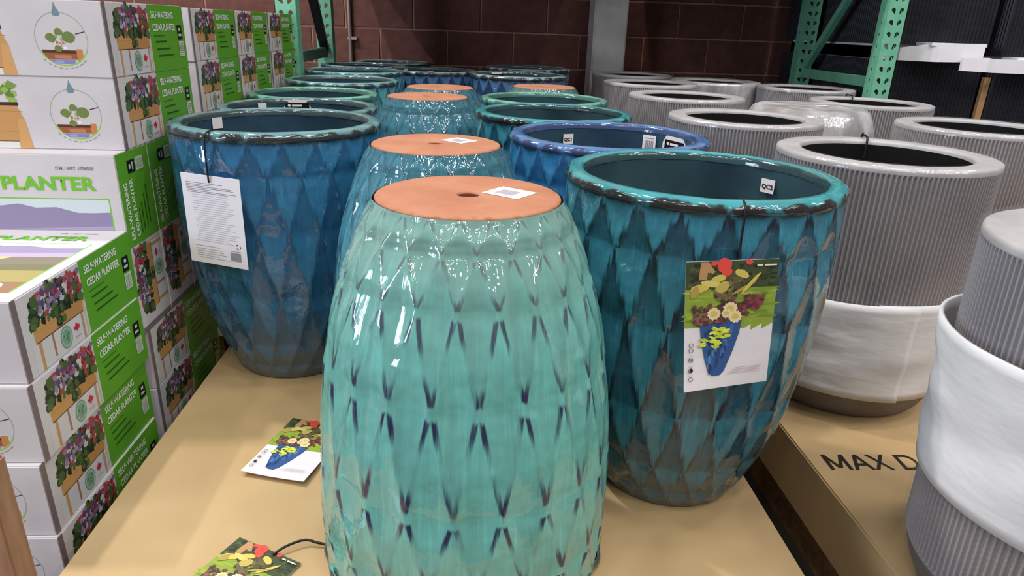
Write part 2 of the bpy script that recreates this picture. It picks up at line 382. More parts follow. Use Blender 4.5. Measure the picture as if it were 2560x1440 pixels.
for i in range(3):
    tray('cardboard_tray', -0.768, 0.680, ys[i], ys[i + 1] - 0.01, 'tan cardboard tray under the teal pots, ' + where[i])
    pallet(-0.74, 0.65, ys[i] + 0.02, ys[i + 1] - 0.03, TR, 'wooden pallet under the tan tray of teal pots, ' + where[i])
    b = tray('cardboard_tray', 0.868, 2.42 if i == 0 else 2.33, ys[i], ys[i + 1] - 0.01, 'tan cardboard tray under the grey ribbed planters, ' + where[i])
    pallet(0.92, 2.28, ys[i] + 0.02, ys[i + 1] - 0.03, TR, 'wooden pallet under the tray of grey planters, ' + where[i])
    if i == 0:
        # lettering printed across the tray, running under the nearest planter
        p = Print(); LH, LW, T = .064, .047, .0100
        def stroke(x0, y0, x1, y1):
            p.poly([(x0 - T / 2, y0), (x0 + T / 2, y0), (x1 + T / 2, y1), (x1 - T / 2, y1)] if y0 < y1 else [(x1 - T / 2, y1), (x1 + T / 2, y1), (x0 + T / 2, y0), (x0 - T / 2, y0)], c(28, 22, 20))
        def bar(x0, x1, y): p.rect(x0, y, x1, y + T * .95, c(28, 22, 20))
        x = 0.0
        stroke(x, 0, x, LH); stroke(x + LW, 0, x + LW, LH); stroke(x + LW * .5, LH * .12, x, LH); stroke(x + LW * .5, LH * .12, x + LW, LH)
        x = .062; stroke(x, 0, x + LW * .46, LH); stroke(x + LW * .92, 0, x + LW * .46, LH); bar(x + LW * .16, x + LW * .76, LH * .27)
        x = .115; stroke(x, 0, x + LW * .85, LH); stroke(x + LW * .85, 0, x, LH)
        x = .190; stroke(x, 0, x, LH); bar(x, x + LW * .45, 0); bar(x, x + LW * .45, LH - T)
        for i in range(10):
            a, b2 = -PI / 2 + PI * i / 10, -PI / 2 + PI * (i + 1) / 10; q = lambda an, rr: (x + LW * .42 + rr * .78 * math.cos(an), LH / 2 + rr * math.sin(an))
            p.poly([q(a, LH / 2 - T), q(a, LH / 2), q(b2, LH / 2), q(b2, LH / 2 - T)], c(28, 22, 20))
        add('lettering', p.mesh('lettering'), INK, b, (0.046, 1.362 - ys[0], 0.0004), (0, 0, math.radians(-1.0)))

# ------------------------------------------------------------------ printed planter cartons
BL, BWD, BHT = 0.95, 0.48, 0.175     # length, depth, height of a carton
FLOW = [c(150, 40, 52), c(196, 182, 196), c(128, 104, 150), c(92, 72, 118), c(206, 196, 200), c(172, 70, 76), c(150, 128, 160)]
LEAF = [c(40, 58, 36), c(58, 78, 46), c(74, 96, 56), c(34, 44, 34), c(88, 108, 60)]
WOODC = [c(196, 148, 92), c(184, 134, 80), c(206, 160, 104)]
def flowers(p, x0, x1, y0, y1, n, s):
    for i in range(n):
        x = rnd.uniform(x0, x1); t = (x - x0) / (x1 - x0)
        top = y0 + (y1 - y0) * (0.35 + 0.65 * math.sin(PI * min(1, 0.15 + t * 0.8)))
        y = rnd.uniform(y0, top)
        p.blob(x, y, s * rnd.uniform(0.5, 1.2), s * rnd.uniform(0.5, 1.2), rnd.choice(LEAF), 6, 0.35)
    for i in range(n // 2):
        x = rnd.uniform(x0 + (x1 - x0) * 0.2, x1); y = rnd.uniform(y0 + (y1 - y0) * 0.2, y0 + (y1 - y0) * 0.95)
        p.blob(x, y, s * rnd.uniform(0.45, 0.9), s * rnd.uniform(0.4, 0.9), rnd.choice(FLOW), 6, 0.3)
def side_print():
    p = Print(); W, H = BWD, BHT
    p.rect(0.000, 0, 0.016, H, c(118, 104, 106))                 # taped corner seam
    p.rect(0.240, 0.0, W - 0.001, H - 0.001, c(90, 158, 40))            # green half
    p.rect(0.034, 0.003, 0.236, H * 0.36, c(206, 203, 208))
    p.rect(0.054, 0.002, 0.064, H * 0.46, c(190, 146, 98)); p.rect(0.100, 0.012, 0.107, H * 0.37, c(160, 118, 92))
    p.rect(0.212, 0.002, 0.222, H * 0.42, c(180, 150, 120)); p.rect(0.228, 0.002, 0.234, H * 0.9, c(198, 176, 150))
    p.poly([(0.048, H * .36), (0.226, H * .36), (0.230, H * .62), (0.046, H * .60)], WOODC[0])
    p.rect(0.050, H * .36, 0.226, H * .375, c(96, 66, 44)); p.poly([(0.05, H * .48), (0.226, H * .485), (0.226, H * .495), (0.05, H * .49)], WOODC[1])
    p.poly([(0.12, H * .38), (0.226, H * .38), (0.226, H * .6), (0.14, H * .6)], WOODC[1])
    flowers(p, 0.042, 0.232, H * .56, H * .97, 110, 0.011)
    for i in range(14): p.blob(0.142 + rnd.uniform(-.016, .016), H * rnd.uniform(.42, .6), .008, .009, rnd.choice(LEAF), 6, .3)
    p.blob(0.147, H * .20, .0215, H * .145, c(124, 158, 134), 22, 0); p.ring(0.147, H * .20, H * .105, H * .118, c(176, 200, 182), 24, 0.86)
    for i in range(9): p.blob(0.147 + rnd.uniform(-.011, .011), H * rnd.uniform(.12, .28), .004, .002, c(76, 120, 92), 5, .3)
    p.leaf(0.189, H * .225, 0.0125, c(196, 44, 62)); p.rect(0.178, H * .10, 0.200, H * .115, c(170, 160, 166))
    for i, (a, b) in enumerate(((.44, .31), (.33, .33), (.23, .35))): p.rect(0.268 + i * .004, H * a, b + .03, H * (a + .022), c(36, 84, 22))
    p.rect(0.262, H * .535, 0.330, H * .548, c(52, 104, 30))
    p.rect(0.424, H * .47, 0.456, H * .69, c(22, 26, 20)); p.rect(0.430, H * .52, 0.450, H * .56, c(190, 196, 188)); p.rect(0.434, H * .60, 0.446, H * .65, c(190, 196, 188))
    p.rect(0.424, H * .20, 0.458, H * .44, c(196, 206, 190))
    for i in range(7): p.rect(0.428, H * (.225 + .028 * i), 0.454, H * (.225 + .028 * i + .012), c(118, 128, 112))
    return p.mesh('side_print')
def front_print():
    p = Print(); H = BHT; cx, cy, r = BL - 0.105, H * .50, 0.0605
    p.ring(cx, cy, r - .0015, r, c(152, 172, 150), 56)
    for i in range(20):
        a, b = PI * (1.15 + .7 * i / 20), PI * (1.15 + .7 * (i + 1) / 20)
        p.poly([(cx + (r - .002) * math.cos(a), cy + (r - .002) * math.sin(a)), (cx + (r + .001) * math.cos(a), cy + (r + .001) * math.sin(a)),
                (cx + (r + .001) * math.cos(b), cy + (r + .001) * math.sin(b)), (cx + (r - .002) * math.cos(b), cy + (r - .002) * math.sin(b))], c(150, 200, 70), i == 0)
    p.poly([(cx - .003, cy + r + .022), (cx + .001, cy + r + .008), (cx + .007, cy + r - .002), (cx + .005, cy + r - .008), (cx - .003, cy + r - .010), (cx - .010, cy + r - .008), (cx - .011, cy + r - .001), (cx - .007, cy + r + .008)], c(112, 140, 150))
    p.poly([(cx - .05, cy - .025), (cx + .030, cy - .025), (cx + .030, cy - .032), (cx - .048, cy - .032)], c(84, 50, 34))
    p.poly([(cx - .048, cy - .032), (cx + .030, cy - .032), (cx + .030, cy - .046), (cx - .038, cy - .046)], c(156, 92, 56))
    p.rect(cx - .022, cy - .044, cx + .016, cy - .036, c(188, 126, 84))
    p.poly([(cx + .030, cy - .022), (cx + .044, cy - .022), (cx + .044, cy - .040), (cx + .034, cy - .048), (cx + .030, cy - .048)], c(196, 130, 84))
    p.poly([(cx - .036, cy - .047), (cx + .026, cy - .047), (cx + .020, cy - .056), (cx - .024, cy - .056)], c(132, 128, 190))
    p.blob(cx - .014, cy - .052, .012, .004, c(150, 160, 210), 10, .05)
    for i in range(16): p.blob(cx - .006 + rnd.uniform(-.016, .014), cy - .012 + rnd.uniform(-.012, .02), rnd.uniform(.002, .005), rnd.uniform(.003, .007), rnd.choice([c(236, 232, 224), c(150, 168, 110), c(190, 110, 90), c(206, 206, 180)]), 6, .3)
    for x, y, s in ((-.024, .002, .012), (.016, .006, .015), (-.004, .016, .010), (-.010, -.022, .009)): p.blob(cx + x, cy + y, s, s * .9, c(112, 130, 70), 10, .15)
    p.poly([(cx + .034, cy + .011), (cx + .056, cy + .017), (cx + .056, cy + .019), (cx + .034, cy + .013)], c(52, 54, 50))
    for i in range(9):
        a = PI * (1.26 + .48 * i / 8); p.blob(cx + (r + .007) * math.cos(a), cy + (r + .007) * math.sin(a), .005, .0012, c(150, 146, 150), 6, .2, a + PI / 2)
    # the cedar planter picture, its right end
    xr = BL - 0.225
    p.poly([(0.06, .002), (xr + .004, .002), (xr - .004, H * .40), (xr - .018, H * .62), (0.06, H * .62)], WOODC[0])
    for i in range(3): p.rect(0.06, H * (.24 + .14 * i), xr - .006, H * (.245 + .14 * i), c(166, 116, 70))
    p.rect(0.08, .002, xr - .028, H * .10, c(224, 220, 218)); p.rect(0.06, H * .10, xr - .012, H * .112, c(110, 74, 46))
    p.poly([(xr - .028, .002), (xr + .004, .002), (xr - .004, H * .42), (xr - .02, H * .42)], c(208, 158, 100))
    p.rect(0.06, H * .60, xr - .012, H * .645, c(66, 44, 34))
    for i in range(150): p.blob(rnd.uniform(0.07, xr - .014), H * rnd.uniform(.62, .92), rnd.uniform(.006, .013), rnd.uniform(.006, .011), rnd.choice([c(150, 178, 84), c(178, 200, 112), c(120, 150, 66), c(98, 128, 56)]), 7, .3)
    return p.mesh('front_print')
def top_print():
    p = Print(); L, W = BL, BWD
    x1 = L - .032; yt = W - .112
    p.rect(.05, .05, x1 + .003, yt + .003, c(122, 190, 60)); p.rect(.05, .05, x1, yt, c(206, 216, 222))
    ridge = [(.05, yt - .05), (.2, yt - .02), (.34, yt - .04), (.50, yt - .018), (.62, yt - .012), (.66, yt - .018), (.70, yt - .012), (.74, yt - .022), (.79, yt - .020), (.84, yt - .034), (.88, yt - .034), (x1, yt - .032)]
    p.poly([(.05, yt - .10)] + ridge + [(x1, yt - .10)], c(146, 134, 168))
    p.poly([(.05, yt - .12), (.3, yt - .065), (.6, yt - .080), (x1, yt - .068), (x1, yt - .12)], c(172, 160, 186))
    p.rect(.05, yt - .17, x1, yt - .10, c(126, 116, 100)); p.rect(.05, yt - .20, x1, yt - .15, c(112, 112, 78)); p.rect(.05, .05, x1, yt - .19, c(158, 148, 88))
    p.poly([(.05, yt - .09), (.80, yt - .10), (.72, yt - .17), (.05, yt - .15)], c(206, 190, 110))
    p.rect(.05, .05, x1, .11, c(146, 112, 82))
    p.blob(L - .12, .085, .055, .030, c(232, 226, 226), 24, 0); p.leaf(L - .115, .085, .022, c(220, 52, 62))
    return p.mesh('top_print')
ME_body = box_mesh('carton_body', 0, BL, 0, BWD, 0, BHT, 0.0025, 2)
ME_side, ME_front, ME_top = side_print(), front_print(), top_print()
def carton(x, y, z, label, standing=False, dx=0.0, group='printed planter cartons'):
    """x: right-hand face, y: near face, z: underside"""
    if standing: t = thing('planter_carton', label, 'box', (x - BL + dx, y + BHT, z), (PI / 2, 0, 0), group)
    else: t = thing('planter_carton', label, 'box', (x - BL + dx, y, z), (0, 0, rnd.uniform(-.004, .004)), group)
    add('carton_body', ME_body, M_carton, t)
    s = add('side_print', ME_side, INK, t, (BL, 0, 0), (PI / 2, 0, PI / 2))
    a = text_mesh('SELF-WATERING', 0.0245, 0.0006, 'LEFT', 0.82); b = text_mesh('CEDAR PLANTER', 0.0245, 0.0006, 'LEFT', 0.80)
    add('lettering', a, M_white_ink, s, (0.256, BHT * .84, 0.0014)); add('lettering', b, M_white_ink, s, (0.258, BHT * .66, 0.0014))
    add('front_print', ME_front, INK, t, (0, 0, 0), (PI / 2, 0, 0))
    tp = add('top_print', ME_top, INK, t, (0, 0, BHT))
    add('lettering', text_mesh('PLANTER', 0.046, 0.0014, 'RIGHT', 1.16), M_green_ink, tp, (BL - .058, BWD - .074, 0.0012))
    add('lettering', text_mesh('ITM. / ART. 1756523', 0.0105, 0.0002, 'RIGHT', 1.0), M_grey_ink, tp, (BL - .054, BWD - .034, 0.0012))
    return t
BX = -0.86
ordn = ['topmost', 'second from top', 'third from top', 'fourth from top', 'fifth from top', 'sixth from top', 'seventh from top']
for i in range(4):
    carton(BX + (0.0, 0.004, -0.003, 0.002)[i], 1.243 - (0, .012, .024, .03)[i], 0.483 - BHT * (i + 1), 'white and green planter carton, ' + ordn[i] + ' of the nearest stack')
pallet(BX - BL + .02, BX - .02, 1.22, 1.70, 0.483 - BHT * 4, 'wooden pallet under the nearest stack of planter cartons')
zb = 0.675 - BWD
for i in range(2):
    carton(BX, 1.735, zb - BHT * (i + 1), 'flat planter carton below the cartons standing on edge, ' + ['upper', 'lower'][i] + ' of two')
    carton(BX, 1.785, 0.675 + BHT * (1 - i), 'flat white planter carton lying on the cartons stood on edge, ' + ['upper', 'lower'][i] + ' of two')
for i in range(3):
    carton(BX, 1.722 + i * (BHT + .004), zb, 'planter carton standing on edge behind the nearest stack, ' + ['first', 'second', 'third'][i] + ' in depth', True)
pallet(BX - BL + .02, BX - .02, 1.76, 2.21, zb - BHT * 2, 'wooden pallet under the cartons stood on edge')
FX = -0.945
for j in range(3):
    for i in range(7):
        carton(FX - (.0, .004, .002)[j], 2.55 + j * (BWD + .006) - (0.0 if i else .004), 1.024 - BHT * (i + 1), 'planter carton, ' + ordn[i] + ' in the ' + ['front', 'middle', 'back'][j] + ' column of the far stack')
    pallet(FX - BL + .02, FX - .02, 2.57 + j * .486, 3.02 + j * .486, 1.024 - BHT * 7, 'wooden pallet under the ' + ['front', 'middle', 'back'][j] + ' column of the far carton stack')

# raw timber post leaning in at the very left, in front of the cartons
tag(add('timber_post', box_mesh('timber_post', -0.10, 0.0, 0, 0.05, 0, 0.655, 0.004), M_post_wood, None, (-0.757, 0.95, FL)), 'raw brown timber post at the lower left edge, in front of the cartons', 'post')
# ------------------------------------------------------------------ glazed pots
NF = 22
ROWZ = [0.0, 0.05, 0.13, 0.28, 0.47, 0.615, 0.703]
NR = len(ROWZ) - 1
PROF = [(0, .161), (.03, .180), (.05, .189), (.10, .210), (.165, .232), (.24, .250), (.32, .263), (.41, .273), (.5, .279), (.6, .281), (.68, .2795), (.725, .277)]
def prof_r(z):
    for (a, ra), (b, rb) in zip(PROF, PROF[1:]):
        if z <= b: 
            t = (z - a) / (b - a); return ra + (rb - ra) * t
    return PROF[-1][1]
def sm_r(z):                                 # smoothed profile
    w = [(-.03, 1), (-.015, 2), (0, 3), (.015, 2), (.03, 1)]
    if z < .03: return prof_r(z)
    return sum(prof_r(z + d) * k_ for d, k_ in w) / 9
def pot_wall_mesh(depth=0.0105):
    seg, sub = NF * 14, 12
    vs_, fs, uvs = [], [], []; rows = []
    for r in range(NR):
        for q in range(sub): rows.append((r + q / sub, ROWZ[r] + (ROWZ[r + 1] - ROWZ[r]) * q / sub))
    rows.append((float(NR), ROWZ[NR]))
    for vc, z in rows:
        rw = min(NR - 1, int(vc)); fv = vc - rw
        for i in range(seg):
            u = i / seg * NF; a = (u + 0.5 * (rw % 2)) % 1.0; pp = abs(a - .5) * 2
            g = fv * fv - pp * pp if pp < fv else (1 - fv) ** 2 - (1 - pp) ** 2
            amp = depth * min(1.0, z / .03 if z < .03 else 1.0)
            if vc > NR - .3: amp *= 1.0 - 0.6 * (vc - NR + .3) / .3
            th = 2 * PI * u / NF
            R = sm_r(z) - amp * g + 0.0022
            R += 0.0016 * mnoise.noise(Vector((math.cos(th) * 5, math.sin(th) * 5, z * 22)))
            vs_.append((R * math.cos(th), R * math.sin(th), z))
    for j in range(len(rows) - 1):
        for i in range(seg):
            k_ = (i + 1) % seg
            fs.append((j * seg + i, j * seg + k_, (j + 1) * seg + k_, (j + 1) * seg + i))
            u0, u1 = i / seg * NF, (i + 1) / seg * NF; v0, v1 = rows[j][0], rows[j + 1][0] - 1e-5
            uvs += [(u0, v0), (u1, v0), (u1, v1), (u0, v1)]
    return mesh_data('glazed_wall', vs_, fs, True, uvs)
ME_wall = pot_wall_mesh()
def rim_mesh():
    seg = 132; prof = [(.2765, .699), (.2815, .702), (.2835, .708), (.2825, .714), (.2785, .7195), (.272, .7235), (.262, .7253), (.252, .7245), (.246, .721), (.2425, .714), (.2415, .705)]
    vs_, fs = [], []
    for j, (r, z) in enumerate(prof):
        for i in range(seg):
            a = 2 * PI * i / seg; w = 0.0014 * mnoise.noise(Vector((math.cos(a) * 6, math.sin(a) * 6, 3.3))) + (0.0022 * math.cos(a * NF) * (1 + 0.6 * math.sin(a * 5)) if j < 5 else 0)
            vs_.append(((r + w) * math.cos(a), (r + w) * math.sin(a), z + w * .7))
    for j in range(len(prof) - 1):
        for i in range(seg): k_ = (i + 1) % seg; fs.append((j * seg + i, j * seg + k_, (j + 1) * seg + k_, (j + 1) * seg + i))
    return mesh_data('rim', vs_, fs, True)
ME_rim = rim_mesh()
ME_inner = lathe('inner_wall', [(.2425, .708), (.246, .68), (.249, .62), (.246, .5), (.238, .38), (.22, .24), (.19, .11), (.15, .045), (.10, .03), (.018, .028)], 72)
def base_mesh():
    seg = 72; prof = [(.158, .006), (.1605, .001), (.159, -.0015), (.155, -.003), (.10, -.0034), (.022, -.003), (.0190, -.0015), (.0186, .03)]
    return lathe('base', prof, seg)
ME_base = base_mesh()
ME_hole = lathe('drain_hole', [(.0188, .0005), (.001, .0012)], 24)  # dark disc near the opening stands in for the shade inside

def sticker_mesh(kind):
    p = Print()
    if kind == 'black':
        w, h = .112, .066
        p.rect(-w / 2, -h / 2, w / 2, h / 2, c(226, 218, 216)); p.rect(-w / 2 + .010, -h / 2 + .004, w / 2 - .010, h / 2 - .012, c(22, 8, 8))
        p.blob(-.030, .010, .006, .005, c(232, 226, 224), 10, .05); p.rect(-.020, .006, .018, .013, c(232, 226, 224))
        p.blob(-.028, -.010, .007, .006, c(232, 226, 224), 10, .05); p.rect(-.020, -.015, .034, -.005, c(232, 226, 224)); p.rect(-.030, -.027, .028, -.021, c(200, 190, 190))
    elif kind == 'bar':
        w, h = .046, .050
        p.rect(-w / 2, -h / 2, w / 2, h / 2, c(228, 224, 226)); p.rect(-.016, .014, .016, .017, c(150, 146, 148))
        for i in range(10): p.rect(-.015 + i * .0031, -.02, -.015 + i * .0031 + (.0012, .002)[i % 2], .009, c(70, 62, 62))
    elif kind == 'square':
        w, h = .074, .064
        p.rect(-w / 2, -h / 2, w / 2, h / 2, c(232, 232, 234)); p.rect(-.022, -.018, .016, .016, c(186, 186, 192))
        for i in range(8): p.rect(-.020 + i * .0045, -.016, -.020 + i * .0045 + .0022, .014, c(140, 140, 148))
        p.rect(-.030, -.026, .020, -.023, c(170, 170, 176))
    else:
        w, h = .036, .032
        p.rect(-w / 2, -h / 2, w / 2, h / 2, c(228, 222, 222))
    return p.mesh('sticker')
STK = {q: sticker_mesh(q) for q in ('black', 'bar', 'square', 'plain')}
def stick_in(t, kind, deg, z, text=None, spin=0.0, r=.2395, phi=0.0):
    a = math.radians(deg) - phi
    o = add('sticker', STK[kind], INK, t, (r * math.cos(a), r * math.sin(a), z), (PI / 2, 0, a - PI / 2))
    o.rotation_euler = (Matrix.Rotation(a - PI / 2, 4, 'Z') @ Matrix.Rotation(PI / 2, 4, 'X') @ Matrix.Rotation(spin, 4, 'Z')).to_euler()
    if text: add('lettering', text_mesh(text, .0145, .0005), M_black_ink, o, (0, -.002, .001))
    return o

# key: x, y, scale, glaze, inverted, label
POTS = {
 'A': (0.492, 1.392, 1.004, 'dark', 0, 'upright dark turquoise glazed pot with picture tag, nearest on the right'),
 'B': (-0.532, 1.995, 1.012, 'blue', 0, 'upright deep blue glazed pot with a white paper tag, beside the cartons'),
 'H': (0.402, 1.948, 0.996, 'royal', 0, 'upright royal blue pot with barcode stickers inside, behind the dark turquoise pot'),
 'I': (0.309, 2.499, 0.991, 'dark', 0, 'upright blue-teal pot with empty dark inside, directly behind the royal blue pot'),
 'N': (-0.601, 2.551, 0.980, 'blue', 0, 'upright blue pot holding a black sticker, second in the left row'),
 'O': (-0.663, 3.097, 0.973, 'green', 0, 'upright green-rimmed pot, third in the left row'),
 'P': (-0.633, 3.650, 0.996, 'teal', 0, 'upright grey-teal rimmed pot, fourth in the left row'),
 'Q': (-0.657, 4.215, 1.010, 'teal', 0, 'upright grey-teal rimmed pot, fifth in the left row beside the rack post'),
 'K': (0.299, 4.229, 1.015, 'violet', 0, 'upright violet-blue pot with black sticker inside, under the brown wall'),
 'L': (-0.218, 4.621, 0.998, 'violet', 0, 'upright violet-blue pot with two pale stickers inside, middle of the back row'),
 'J': (0.334, 3.055, 0.983, 'green', 0, 'upright green-rimmed pot, third in the right row behind the blue-teal pot'),
 'M': (0.400, 4.821, 1.026, 'violet', 0, 'upright dark pot behind the violet-blue pot with black sticker'),
 'R': (-0.700, 4.900, 1.001, 'violet', 0, 'upright dark pot in the left row, sixth from the front'),
 'S': (-0.560, 5.440, 0.995, 'violet', 0, 'upright dark pot at the wall, last of the left row'),
 'C': (0.003, 1.155, 1.000, 'sea', 1, 'upside-down sea-green glazed pot with sticker on its terracotta foot, nearest of all'),
 'D': (-0.076, 1.712, 0.995, 'teal', 1, 'upside-down teal pot with stickered terracotta foot, just behind the sea-green one'),
 'E': (-0.160, 2.849, 1.001, 'teal', 1, 'upside-down teal pot with bare terracotta foot, third in the middle row'),
 'F': (-0.131, 3.408, 0.988, 'teal', 1, 'upside-down teal pot, fourth and farthest in the middle row'),
 'G': (0.391, 3.603, 0.989, 'green', 1, 'upside-down green-teal pot in the right row, behind the green-rimmed pot'),
}
pot = {}
for n_, (kk, (x, y, s, g, inv, lab)) in enumerate(POTS.items()):
    phi = {'A': math.radians(-94 + 4), 'C': math.radians(-90 + 4)}.get(kk, n_ * 1.7)
    if inv: t = thing('glazed_pot', lab, 'pot', (x, y, 0.7253 * s), (PI, 0, phi), 'upside-down glazed pots', s)
    else: t = thing('glazed_pot', lab, 'pot', (x, y, 0.0034 * s), (0, 0, phi), 'upright glazed pots', s)
    if inv: t.location.z = 0.7253 * s
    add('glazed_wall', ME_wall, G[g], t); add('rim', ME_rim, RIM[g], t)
    add('inner_wall', ME_inner, M_inner_blue if g in ('blue', 'royal') else M_inner, t)
    b = add('base', ME_base, M_terracotta, t); add('drain_hole', ME_hole, M_hole, b)
    pot[kk] = (t, phi)
def S_(kk, *a, **kw): return stick_in(pot[kk][0], *a, phi=pot[kk][1], **kw)
S_('A', 'plain', 32, .668, 'QC2'); S_('H', 'plain', 110, .672, 'QC1'); S_('H', 'bar', 46, .672); S_('H', 'black', 22, .672)
S_('N', 'plain', 138, .694); S_('N', 'black', 105, .686); S_('K', 'black', 118, .684); S_('K', 'plain', 150, .690)
S_('L', 'plain', 143, .700); S_('L', 'plain', 98, .684); S_('B', 'plain', 150, .692)
def foot_sticker(kk, dx, dy, rot):
    t, phi = pot[kk]; s = t.scale[0]
    v = Matrix.Rotation(-phi, 2) @ Vector((dx, dy)); 
    # local frame is flipped about X: (x, y, z) -> (x, -y, -z) before the turn
    o = add('sticker', STK['square'], INK, t)
    mw = Matrix.Translation((t.location.x + dx, t.location.y + dy, t.location.z + 0.0036)) @ Matrix.Rotation(rot, 4, 'Z')
    tw = Matrix.Translation(t.location) @ Matrix.Rotation(phi, 4, 'Z') @ Matrix.Rotation(PI, 4, 'X') @ Matrix.Scale(s, 4)
    ml = tw.inverted() @ mw
    o.location = ml.to_translation(); o.rotation_euler = ml.to_euler()
foot_sticker('C', .072, .013, math.radians(-38)); foot_sticker('D', .056, .042, math.radians(-42))

# ------------------------------------------------------------------ picture tags and paper tag
TW, TH = 0.160, 0.242
def picture_print():
    p = Print(); W, H = TW, TH
    p.rect(0, 0, W, H, c(222, 216, 220))
    p.poly([(0, H * .42), (W, H * .46), (W, H), (0, H)], c(138, 160, 58))
    for i in range(60): p.blob(rnd.uniform(.006, W - .006), H * rnd.uniform(.52, .8), rnd.uniform(.008, .022), rnd.uniform(.002, .004), rnd.choice([c(150, 172, 62), c(124, 148, 56), c(166, 184, 76), c(112, 138, 50)]), 6, .2)
    p.rect(0, H * .79, W, H, c(66, 76, 48))
    for i in range(90): p.blob(rnd.uniform(.006, W - .006), H * rnd.uniform(.80, .985), rnd.uniform(.003, .007), rnd.uniform(.002, .005), rnd.choice([c(52, 62, 40), c(84, 92, 58), c(70, 84, 50), c(44, 50, 36)]), 6, .3)
    p.poly([(W * .14, H * .86), (W * .16, H * .995), (W * .24, H * .995), (W * .32, H * .92), (W * .22, H * .86)], c(186, 142, 96))
    for i in range(80):
        a = rnd.uniform(-1, 1); t = rnd.random(); x = W * (.46 + a * .26 * t); y = H * (.60 + .30 * t)
        p.blob(x, y, rnd.uniform(.003, .010), rnd.uniform(.003, .007), rnd.choice([c(84, 78, 50), c(104, 92, 62), c(66, 58, 44), c(120, 112, 70)]), 6, .35, rnd.uniform(0, 3))
    for x, y, rx, ry, ro in ((.16, .80, .017, .008, .3), (.28, .83, .020, .007, -.2), (.40, .80, .014, .009, .8), (.60, .90, .014, .007, -.4), (.10, .77, .012, .008, 1.2), (.36, .87, .015, .006, .2), (.72, .83, .026, .0035, .9), (.64, .79, .022, .003, .5)):
        p.blob(W * x, H * y, rx, ry, rnd.choice([c(206, 188, 92), c(190, 172, 88), c(176, 150, 84), c(214, 198, 112)]), 8, .2, ro)
    for x, y, r in ((.42, .955, .013), (.44, .925, .010), (.30, .985, .006), (.68, .985, .006), (.40, .985, .010)): p.blob(W * x, H * y, r, r * .9, c(226, 78, 66), 8, .25)
    # blue pot
    p.poly([(W * .17, H * .52), (W * .19, H * .40), (W * .23, H * .26), (W * .28, H * .14), (W * .33, H * .105), (W * .42, H * .105), (W * .47, H * .14), (W * .56, H * .30), (W * .62, H * .44), (W * .64, H * .54)], c(52, 86, 140))
    for i in range(46):
        t = rnd.random(); x = W * (.235 + .36 * rnd.random() * (0.35 + .65 * t)) ; y = H * (.14 + .36 * t)
        p.blob(x, y, rnd.uniform(.0015, .004), rnd.uniform(.006, .012), rnd.choice([c(62, 104, 168), c(44, 70, 118), c(78, 122, 178), c(40, 60, 98)]), 6, .2)
    for i in range(120):
        x = W * rnd.uniform(.10, .70); y = H * (rnd.uniform(.52, .66) + (.05 if x > W * .5 else 0))
        p.blob(x, y, rnd.uniform(.003, .006), rnd.uniform(.003, .005), rnd.choice([c(112, 72, 66), c(88, 54, 52), c(132, 92, 80), c(120, 50, 62), c(74, 62, 50)]), 6, .3)
    for i in range(30): p.blob(W * rnd.uniform(.66, .86), H * rnd.uniform(.63, .73), .005, .004, rnd.choice([c(112, 50, 60), c(136, 66, 72), c(92, 44, 52)]), 6, .3)
    for x, y, r in ((.32, .60, .012), (.50, .635, .013), (.56, .57, .012), (.46, .60, .009)):
        for i in range(11):
            a = 2 * PI * i / 11; p.blob(W * x + r * .6 * math.cos(a), H * y + r * .6 * math.sin(a), r * .45, r * .3, c(226, 206, 166), 6, .1, a)
        p.blob(W * x, H * y, r * .55, r * .5, c(206, 188, 84), 9, .1)
    for i in range(46):
        t = rnd.random(); x = W * (.25 + .2 * rnd.random()) + (-.01 if t > .6 else .008); y = H * (.50 - .16 * t)
        p.blob(x, y, .0062, .0026, rnd.choice([c(206, 214, 70), c(180, 196, 56), c(222, 226, 100)]), 7, .15, rnd.uniform(-.6, .6))
    # icon column and small print
    for i, y in enumerate((.365, .325, .25, .17, .10)):
        p.ring(W * .075, H * y, .0034, .0044, c(60, 58, 62), 10); 
        if i: p.rect(W * .05, H * (y + .028), W * .10, H * (y + .031), c(120, 118, 122))
    p.blob(W * .078, H * .17, .0028, .0040, c(40, 40, 44), 8, .2)
    p.poly([(W * .05, H * .24), (W * .055, H * .238), (W * .10, H * .262), (W * .096, H * .265)], c(60, 58, 62)); p.poly([(W * .05, H * .262), (W * .055, H * .265), (W * .10, H * .24), (W * .096, H * .237)], c(60, 58, 62))
    for i in range(4): p.rect(W * (.60 - .03 * i), H * (.155 - .014 * i), W * .90, H * (.158 - .014 * i), c(170, 150, 148))
    p.rect(W * .76, H * .955, W * .82, H * .967, c(226, 226, 210)); p.rect(W * .84, H * .955, W * .97, H * .967, c(226, 226, 210))
    return p.mesh('printed_picture')
